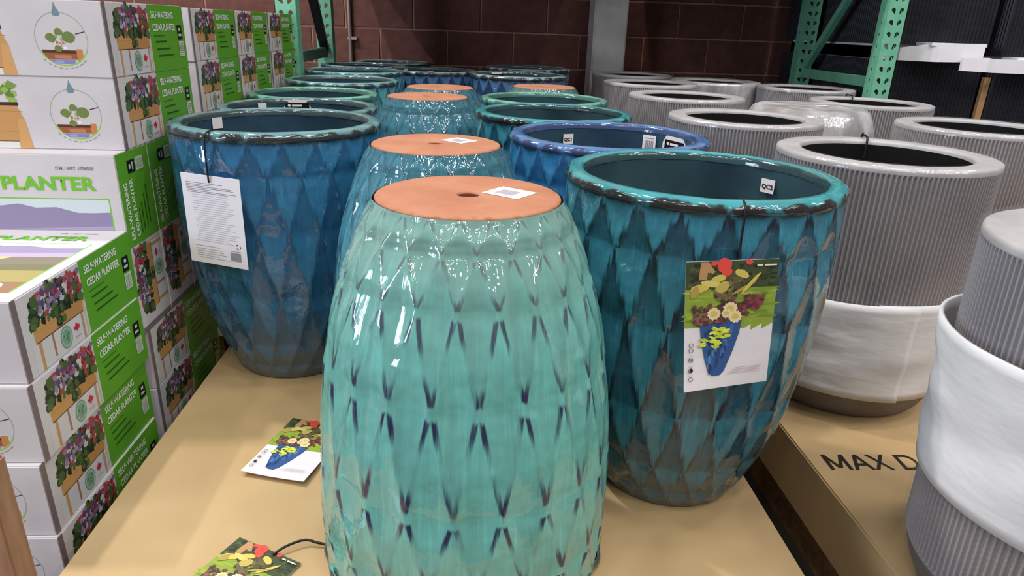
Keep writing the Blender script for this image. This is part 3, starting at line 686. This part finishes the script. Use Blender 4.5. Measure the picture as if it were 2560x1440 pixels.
def paper_print():
    p = Print(); W, H = .180, .236
    lines = [(.08, .62, .905, 1), (.08, .40, .885, 0), (.08, .76, .868, 0), (.08, .80, .852, 0), (.08, .42, .834, 0), (.08, .84, .816, 0), (.08, .70, .80, 0)]
    for a, b, y, _ in lines: p.rect(W * a, H * y, W * (b + .08), H * (y + .006), c(128, 122, 128))
    y = .775
    while y > .24:
        a = rnd.uniform(.14, .26); p.rect(W * a, H * y, W * rnd.uniform(.72, .92), H * (y + .005), c(176, 168, 178)); y -= .0245
    for yy, a, b in ((.20, .10, .55), (.165, .12, .58), (.14, .12, .60), (.115, .14, .66), (.09, .14, .52), (.065, .18, .70)): p.rect(W * a, H * yy, W * b, H * (yy + .005), c(150, 144, 152))
    p.rect(W * .72, H * .075, W * .90, H * .175, c(164, 160, 166))
    for i in range(11): p.rect(W * (.73 + .0155 * i), H * .08, W * (.73 + .0155 * i + .007), H * .17, c(112, 108, 114))
    p.rect(W * .72, H * .187, W * .91, H * .192, c(120, 114, 120))
    for a in (0, 2.1, 4.2):
        x, yq = W * .87 + .006 * math.cos(a), H * .245 + .006 * math.sin(a); p.blob(x, yq, .0042, .0016, c(60, 56, 62), 6, .1, a + PI / 2)
    return p.mesh('printed_text')
ME_pic = picture_print(); ME_pap = paper_print()
def frame_from(origin, xdir, ydir):
    x = Vector(xdir).normalized(); y = Vector(ydir); y = (y - x * y.dot(x)).normalized(); z = x.cross(y)
    return Matrix.Translation(origin) @ Matrix((x, y, z)).transposed().to_4x4()
def curled(me, w, h, fn):
    bm = bmesh.new(); bm.from_mesh(me)
    for i in range(1, 8):
        for co, no in (((w * i / 8, 0, 0), (1, 0, 0)), ((0, h * i / 8, 0), (0, 1, 0))):
            bmesh.ops.bisect_plane(bm, geom=bm.verts[:] + bm.edges[:] + bm.faces[:], plane_co=co, plane_no=no)
    for v in bm.verts: v.co.z += fn(v.co.x / w, v.co.y / h)
    m2 = bpy.data.meshes.new(me.name); bm.to_mesh(m2); bm.free(); return m2
def card(name, w, h, origin_bl, xdir, ydir, me, label, cat='tag', group=None, pname='printed_picture', fn=None):
    t = thing(name, label, cat, group=group); t.matrix_world = frame_from(origin_bl, xdir, ydir)
    pm = box_mesh('paper', 0, w, 0, h, -0.0012, 0, 0.0004, 1)
    if fn: pm = curled(pm, w, h, fn); me = curled(me, w, h, fn)
    add('paper', pm, M_paper, t); add(pname, me, INK, t); return t
def cord(parent, pts, r=.0022):
    o = add('cord', tube('cord', [parent.matrix_world.inverted() @ Vector(p) for p in spline(pts)], r, 8), M_cord, parent); return o
bpy.context.view_layer.update()
# tag hanging on the dark turquoise pot
tA = card('picture_tag', TW, TH, (0.399, 1.086, 0.388), (0.150, -0.012, 0.012), (-0.016, 0.010, 0.245), ME_pic, 'picture tag with flowers in a blue pot, hanging on the dark turquoise pot', group='picture tags', fn=lambda u, v: 0.020 * (1 - u) ** 2 * (1 - v) ** 2 - 0.016 * u ** 2 * (1 - v))
cord(tA, [(0.482, 1.150, 0.680), (0.480, 1.138, 0.7265), (0.476, 1.112, 0.7275), (0.4745, 1.1035, 0.714), (0.474, 1.1005, 0.66), (0.4735, 1.0900, 0.617)])
# paper tag on the deep blue pot
tB = card('paper_tag', .180, .236, (-0.726, 1.7595, 0.394), (0.168, -0.069, -0.002), (0.000, 0.000, 0.24), ME_pap, 'white printed paper tag hanging on the deep blue pot', pname='printed_text')
cord(tB, [(-0.618, 1.768, 0.690), (-0.622, 1.757, 0.7345), (-0.634, 1.731, 0.7350), (-0.6385, 1.7195, 0.722), (-0.640, 1.7160, 0.67), (-0.642, 1.7215, 0.612)])
# two more lying on the cardboard
tC = card('picture_tag', TW, TH, (-0.520, 1.362, 0.004), (0.164, -0.046, 0), (0.060, 0.222, 0.004), ME_pic, 'picture tag lying flat on the cardboard left of the sea-green pot', group='picture tags', fn=lambda u, v: 0.010 * (u - .5) ** 2 + .008 * (1 - v) ** 2)
xd = Vector((0.159, -0.086, 0)).normalized(); yd = Vector((0.086, 0.159, 0)).normalized()
o0 = Vector((-0.458, 1.150, 0.004)) - yd * TH
tD = card('picture_tag', TW, TH, o0, xd, yd, ME_pic, 'picture tag with a dark cord lying on the cardboard at the bottom edge', group='picture tags')
cord(tD, [(-0.377, 1.096, 0.007), (-0.355, 1.112, 0.013), (-0.322, 1.128, 0.014), (-0.295, 1.124, 0.010), (-0.262, 1.118, 0.006)], .0026)

# ------------------------------------------------------------------ grey ribbed planters
GH, GR = 0.713, 0.279
def resin_wall_mesh():
    nr, per = 150, 6; seg = nr * per
    rows = [(.098, .2665), (.104, .2685), (.2, .2705), (.4, .2745), (.6, .278), (.69, .2792), (.698, .2790)]
    vs_, fs = [], []
    for j, (z, r) in enumerate(rows):
        for i in range(seg):
            a = 2 * PI * i / seg; R = r - (0.0 if j in (0, len(rows) - 1) else .0075) * (0, .12, .75, 1.0, .75, .12)[i % per] 
            vs_.append((R * math.cos(a), R * math.sin(a), z))
    for j in range(len(rows) - 1):
        for i in range(seg): k_ = (i + 1) % seg; fs.append((j * seg + i, j * seg + k_, (j + 1) * seg + k_, (j + 1) * seg + i))
    return mesh_data('ribbed_wall', vs_, fs, False)
ME_rw = resin_wall_mesh()
ME_rr = lathe('rim', [(.2788, .697), (.2792, .705), (.2775, .711), (.272, .713), (.222, .713), (.2155, .711), (.2135, .706), (.2132, .700)], 120)
ME_ri = lathe('inner_wall', [(.2132, .7005), (.212, .45), (.205, .10), (.0, .095)], 72)
ME_rb = lathe('base', [(.2665, .099), (.262, .082), (.252, .052), (.238, .024), (.222, .006), (.210, 0.0), (.02, 0.0), (.016, .004), (.0, .02)], 96)
def film_mesh(seed, inv=False):
    seg = 72; vs_, fs = [], []
    prof = [(.225, .004), (.262, .07), (.2725, .11), (.275, .25), (.279, .45), (.2825, .64), (.2835, .700), (.281, .7165), (.255, .7175), (.226, .7165)]
    if inv: prof = [(.2865, .012), (.2845, .2), (.280, .4), (.276, .55), (.268, .632), (.252, .680), (.236, .708), (.214, .7180), (.12, .7190), (.0, .7190)]
    for j, (r, z) in enumerate(prof):
        for i in range(seg):
            a = 2 * PI * i / seg; w = .0022 * (1 + mnoise.noise(Vector((math.cos(a) * 4 + seed, math.sin(a) * 4, z * 5)))) if r > .2 else 0
            vs_.append(((r + w) * math.cos(a), (r + w) * math.sin(a), z + (.001 * mnoise.noise(Vector((math.cos(a) * 7, seed, math.sin(a) * 7))) if j > 6 else 0)))
    for j in range(len(prof) - 1):
        for i in range(seg): k_ = (i + 1) % seg; fs.append((j * seg + i, j * seg + k_, (j + 1) * seg + k_, (j + 1) * seg + i))
    return mesh_data('plastic_wrap', vs_, fs, True)
ME_film = [film_mesh(s * 7.3) for s in range(2)]; ME_film_inv = film_mesh(3.1, True)
def foam_band(z0, z1, flare, wav, seam, seed):
    """wrapped foam sheet with thickness, slightly loose at the top, overlapping at the seam"""
    seg, rows, th = 144, 14, .007; vs_, fs = [], []
    def rr(z): return .2685 + (.279 - .2685) * max(0, min(1, (z - .1) / .6))
    for lay in (0, 1):
        for j in range(rows + 1):
            t = j / rows
            for i in range(seg + 1):
                a = seam + (2 * PI + .34) * i / seg
                q = i / seg
                z = z0 + (z1 - z0) * t + .008 * math.sin(a * 2 + seed) * (1 if j in (rows,) else t)
                r = rr(z) + .006 + flare * t ** 3 + .009 * q + wav * mnoise.noise(Vector((math.cos(a) * 1.6 + seed, math.sin(a) * 1.6, z * 17)))
                r = max(r, rr(z) + .004) + lay * th
                vs_.append((r * math.cos(a), r * math.sin(a), z))
    n1 = seg + 1; L = n1 * (rows + 1)
    for j in range(rows):
        for i in range(seg):
            fs.append((L + j * n1 + i, L + j * n1 + i + 1, L + (j + 1) * n1 + i + 1, L + (j + 1) * n1 + i))
            fs.append((j * n1 + i, (j + 1) * n1 + i, (j + 1) * n1 + i + 1, j * n1 + i + 1))
    for i in range(seg):
        fs.append((i, i + 1, L + i + 1, L + i)); q = rows * n1; fs.append((q + i, L + q + i, L + q + i + 1, q + i + 1))
    for j in range(rows):
        fs.append((j * n1, L + j * n1, L + (j + 1) * n1, (j + 1) * n1)); q = seg; fs.append((j * n1 + q, (j + 1) * n1 + q, L + (j + 1) * n1 + q, L + j * n1 + q))
    return mesh_data('foam_wrap', vs_, fs, True)
GREY = {
 'Gk': (1.115, 0.922, 0, 1, 'grey ribbed planter with thick white foam band, cut by the right edge'),
 'Ga': (1.145, 1.818, 0, 1, 'grey ribbed planter with white foam around its foot, beside the dark turquoise pot'),
 'Gc': (1.037, 2.556, 0, 1, 'grey ribbed planter behind the foam-footed one, third in the inner grey row'),
 'Gf': (1.075, 3.409, 0, 1, 'grey ribbed planter with tattered wrap, fourth in the inner grey row'),
 'Gh': (1.102, 4.233, 0, 0, 'grey ribbed planter, fifth in the inner grey row'),
 'Gj': (1.169, 5.023, 0, 0, 'dark grey planter in shade below the pale column'),
 'Gd': (1.494, 2.979, 1, 2, 'upside-down grey planter in shiny cloudy wrap with a white sticker on top'),
 'Gi': (1.600, 4.520, 0, 2, 'grey planter in cloudy glinting wrap, far in the middle grey row'),
 'Gb': (1.887, 2.453, 0, 1, 'grey ribbed planter in clear wrap at the right edge, behind the foam-footed one'),
 'Ge': (1.973, 3.334, 0, 0, 'grey ribbed planter with black cord on its rim, near the green rack post'),
 'Gg': (2.050, 4.185, 0, 1, 'grey planter in shiny wrap, farthest in the outer grey row'),
}
grey = {}
for n_, (kk, (x, y, inv, film, lab)) in enumerate(GREY.items()):
    t = thing('ribbed_planter', lab, 'planter', (x, y, GH if inv else 0.0), (PI if inv else 0, 0, n_ * .9), 'grey ribbed planters')
    add('ribbed_wall', ME_rw, M_resin, t); add('rim', ME_rr, M_resin_rim, t); add('inner_wall', ME_ri, M_resin_in, t); add('base', ME_rb, M_resin_base, t)
    if film:
        if inv:
            f_ = add('plastic_wrap', ME_film_inv, M_film_thick, t, (0, 0, GH), (PI, 0, 0))
        else: f_ = add('plastic_wrap', ME_film[n_ % 2], M_film_thick if film == 2 else M_film, t)
        f_['label'] = 'clear plastic wrap'
    grey[kk] = t
def foam(kk, *a):
    o = add('foam_wrap', foam_band(*a), M_foam, grey[kk], (0, 0, 0), (0, 0, -grey[kk].rotation_euler.z)); o['label'] = 'white foam wrap'
foam('Gk', .265, .545, .014, .010, math.radians(60), 1.0)
foam('Ga', .092, .362, .002, .006, math.radians(-108), 4.0)
def gcord(kk, deg):
    t = grey[kk]; a = math.radians(deg) - t.rotation_euler.z; cs, sn = math.cos(a), math.sin(a)
    pts = [(.205, .655), (.209, .715), (.228, .7215), (.262, .7215), (.288, .715), (.2885, .64)]
    add('cord', tube('cord', spline([(r * cs, r * sn, z) for r, z in pts]), .0032, 8), M_cord, t)
gcord('Ga', 72); gcord('Ge', 84)
o = add('sticker', STK['plain'], INK, grey['Gd'])
tw = Matrix.Translation((1.494, 2.979, GH)) @ Matrix.Rotation(grey['Gd'].rotation_euler.z, 4, 'Z') @ Matrix.Rotation(PI, 4, 'X')
ml = tw.inverted() @ (Matrix.Translation((1.555, 2.975, GH + .0075)) @ Matrix.Rotation(.2, 4, 'Z') @ Matrix.Scale(1.9, 4))
o.location = ml.to_translation(); o.rotation_euler = ml.to_euler(); o.scale = (1.9, 1.9, 1)

# ------------------------------------------------------------------ pallet rack frames with teardrop punched posts
def punched_plate(w, h, pitch, holes):
    """plate in the XZ plane (x 0..w), with real openings; holes: list of (centre x, outline function)"""
    vs_, fs = [], []; cells = int(h / pitch); n = len(holes); cw = w / n
    for kz in range(cells):
        for q, (hx, outl) in enumerate(holes):
            x0, x1, z0, z1 = q * cw, (q + 1) * cw, kz * pitch, (kz + 1) * pitch; cx, cz = hx, (z0 + z1) / 2
            O = outl(); m = len(O); b = len(vs_)
            for (ox, oz) in O: vs_.append((cx + ox, 0, cz + oz))
            for (ox, oz) in O:
                l = math.hypot(ox, oz); dx, dz = ox / l, oz / l
                t = min(((x1 - cx) / dx if dx > 1e-6 else ((x0 - cx) / dx if dx < -1e-6 else 9)), ((z1 - cz) / dz if dz > 1e-6 else ((z0 - cz) / dz if dz < -1e-6 else 9)))
                vs_.append((cx + dx * t, 0, cz + dz * t))
            corners = [(x1, z1), (x0, z1), (x0, z0), (x1, z0)]; cb = len(vs_)
            for (qx, qz) in corners: vs_.append((qx, 0, qz))
            for i in range(m):
                j = (i + 1) % m; A, B = vs_[b + m + i], vs_[b + m + j]; f = [b + i, b + m + i]
                for ci, (qx, qz) in enumerate(corners):      # insert the corner that lies between two rays
                    if abs(A[0] - B[0]) > 1e-6 and abs(A[2] - B[2]) > 1e-6 and abs((qx - A[0]) * (qz - A[2])) < 1e-9 and abs((qx - B[0]) * (qz - B[2])) < 1e-9: f.append(cb + ci)
                f += [b + m + j, b + j]; fs.append(tuple(f))
    return vs_, fs
def tear(sgn, r=.0125):
    def f():
        out = []
        for i in range(16):
            a = 2 * PI * (i + .5) / 16; x, z = r * math.cos(a), r * math.sin(a)
            if z < 0: x = x * (1 + z / r * .45) + sgn * .010 * (-z / r); z *= 1.55
            out.append((x, z + .004))
        return out
    return f
def slot():
    return [( .006 * math.cos(2 * PI * (i + .5) / 12), .011 * math.sin(2 * PI * (i + .5) / 12)) for i in range(12)]
PW, PD, PH, PIT = 0.106, 0.09, 3.2, 0.0635
def post_mesh():
    vs_, fs = punched_plate(PW, PH, PIT, [(.028, tear(1)), (PW - .028, tear(-1))])
    for side in (0, 1):
        v2, f2 = punched_plate(PD, PH, PIT, [(PD / 2, slot)]); b = len(vs_)
        for (x, _, z) in v2: vs_.append((0 if side == 0 else PW, x, z))
        fs += [tuple(b + i for i in q) for q in f2]
    me = mesh_data('post', vs_, fs)
    bm = bmesh.new(); bm.from_mesh(me); bmesh.ops.remove_doubles(bm, verts=bm.verts, dist=1e-5); bm.to_mesh(me); bm.free(); return me
ME_post = post_mesh()
def beam_between(name, p, q, w, d, m, parent):
    p, q = Vector(p), Vector(q); L = (q - p).length
    o = add(name, box_mesh(name, -w / 2, w / 2, -d / 2, d / 2, 0, L, .003, 1), m, parent, p); o.rotation_euler = (q - p).to_track_quat('Z', 'X').to_euler(); return o
def rack_frame(x, y0, y1, label, mb, zb, flip):
    t = thing('pallet_rack', label, 'rack', (x, y0, FL), group='pallet rack frames')
    for yy, m in ((0, M_rack), (y1 - y0, M_rack)):
        p_ = add('post', ME_post, m, t, (0, yy, 0)); sd = p_.modifiers.new('sheet', 'SOLIDIFY'); sd.thickness = .003; sd.offset = 0
    add('foot_plate', box_mesh('foot_plate', -.03, PW + .03, -.03, PD + .03, 0, .008), M_rack, t); add('foot_plate', box_mesh('foot_plate', -.03, PW + .03, -.03, PD + .03, 0, .008), M_rack, t, (0, y1 - y0, 0))
    add('horizontal_brace', box_mesh('horizontal_brace', PW / 2 - .02, PW / 2 + .02, PD, y1 - y0, zb - FL, zb - FL + .062, .003, 1), mb[0], t)
    for i in range(2):
        za = zb - FL + .05 + i * 1.05; yA, yB = (.06, y1 - y0 + .02)
        if flip: beam_between('diagonal_brace', (PW / 2, yB - .03, za), (PW / 2, yA, za + 1.0), .04, .045, mb[1], t)
        else: beam_between('diagonal_brace', (PW / 2, yB - .03, za), (PW / 2, yA, za + 1.0), .04, .055, mb[1], t)
    add('horizontal_brace', box_mesh('horizontal_brace', PW / 2 - .02, PW / 2 + .02, PD, y1 - y0, .12, .18, .003, 1), mb[0], t)
    return t
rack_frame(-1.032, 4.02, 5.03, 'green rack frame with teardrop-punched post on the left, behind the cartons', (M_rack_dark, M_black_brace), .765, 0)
rack_frame(2.372, 4.02, 5.03, 'green rack frame with teardrop-punched post on the right, beside the black stacks', (M_rack, M_rack), .725, 1)
# unseen rack storey above the pots; its cartons are added to shade the wall
for i, yy in enumerate((4.03, 5.06)):
    tag(add('rack_beam', box_mesh('rack_beam', -.924, 2.370, 0, .05, 1.42, 1.53, .006, 1), M_rack, None, (0, yy, 0)), 'green rack beam above the pots, ' + ['front', 'rear'][i] + ' one', 'beam', 'rack beams')
dk = thing('rack_deck', 'boarded rack deck lying on the beams above the pots', 'shelf', (0, 0, 1.53))
db = box_mesh('deck_board', 0, .155, 4.0, 5.72, 0, .02)
for i in range(20):
    if not .74 < -.90 + i * .162 < 1.30: add('deck_board', db, M_wood, dk, (-.90 + i * .162, 0, 0))  # boards and cartons leave a gap to let light reach the column
for i, (xc, wd) in enumerate(((-.48, .85), (.395, .88), (1.58, .50), (2.105, .52))):
    tag(add('shade_carton', box_mesh('shade_carton', -wd / 2, wd / 2, -.83, .83, 0, 2.1, .006), M_kraft2, None, (xc, 4.86, 1.5505)), 'large unseen brown carton added on the rack deck for shade, number ' + ['one', 'two', 'three', 'four'][i] + ' from the left', 'box', 'shading cartons on the rack deck')

# ------------------------------------------------------------------ black ribbed stacks at the right and their white edge strips
def ribbed_block(w, d, h):
    """block with vertical ribs on the near and left faces"""
    vs_, fs = [], []; rb, am = .024, .006
    path = []
    n = int(d / rb)
    for i in range(n):
        y = d - i * d / n
        for q, e in ((0, 0), (.35, am), (.65, am)): path.append((-e, y - q * d / n))
    n = int(w / rb)
    for i in range(n):
        x = i * w / n
        for q, e in ((0, 0), (.35, am), (.65, am)): path.append((x + q * w / n, -e))
    path += [(w, 0), (w, d)]
    m = len(path)
    for z in (0, h):
        for p in path: vs_.append((p[0], p[1], z))
    for i in range(m): k_ = (i + 1) % m; fs.append((i, k_, m + k_, m + i))
    fs.append(tuple(range(m, 2 * m))); fs.append(tuple(range(m))[::-1])
    return mesh_data('ribbed_stack', vs_, fs)
for (x, y, w, d, z0, z1, lab) in ((2.53, 4.25, .66, 1.4, FL, .885, 'lower black ribbed plastic stack behind the right rack post'),
                                  (2.53, 4.25, .66, 1.4, .975, 2.3, 'upper black ribbed plastic stack behind the right rack post'),
                                  (3.245, 4.20, 1.2, 1.4, FL, .835, 'lower black ribbed plastic stack at the far right edge'),
                                  (3.245, 4.20, 1.2, 1.4, .925, 2.3, 'upper black ribbed plastic stack at the far right edge')):
    tag(add('ribbed_stack', ribbed_block(w, d, z1 - z0), M_black_plastic, None, (x, y, z0)), lab, 'stack', 'black ribbed stacks')
def strip(pts, z0, z1, th, label, fill):
    t = thing('edge_strip', label, 'packing', group='white packing strips')
    vs_, fs = [], []; m = len(pts)
    for (x, y, a, b) in pts:
        for dy in (0, th):
            vs_.append((x, y + dy, a)); vs_.append((x, y + dy, b))
    for i in range(m - 1):
        p, q = i * 4, i * 4 + 4
        fs += [(p, q, q + 1, p + 1), (p + 2, p + 3, q + 3, q + 2), (p + 1, q + 1, q + 3, p + 3), (p, p + 2, q + 2, q)]
    fs += [(0, 1, 3, 2), (4 * m - 4, 4 * m - 2, 4 * m - 1, 4 * m - 3)]
    add('face_board', mesh_data('face_board', vs_, fs), M_strip, t)
    x0, x1, y0, y1, a, b = fill; add('spacer', box_mesh('spacer', x0, x1, y0, y1, a, b), M_strip, t); return t
strip([(2.505, 5.45, .890, .962), (2.505, 4.24, .890, .962)], 0, 0, .02, 'white packing strip along the side of the black stack, seen through the rack frame', (2.53, 3.18, 4.30, 5.5, .8855, .9745))
strip([(2.615, 4.222, .885, .955), (2.74, 4.10, .885, .985), (2.77, 4.085, .885, .990), (3.05, 4.085, .890, .994)], 0, 0, .022, 'folded white packing strip between the black stacks, left of the two bright ones', (2.72, 3.06, 4.09, 4.245, .975, .992))
strip([(2.905, 4.045, .842, .914), (3.06, 4.04, .838, .918), (3.10, 4.05, .836, .912), (3.8, 4.06, .830, .912)], 0, 0, .022, 'white packing strip running out of the right edge over the black stack', (3.26, 4.40, 4.07, 5.5, .8355, .9245))
tag(add('cardboard_corner', box_mesh('cardboard_corner', 0, .042, 0, .03, 0, 1.14, .003, 1), M_kraft2, None, (3.196, 4.215, FL)), 'narrow brown cardboard corner piece standing between the two black stacks', 'cardboard')
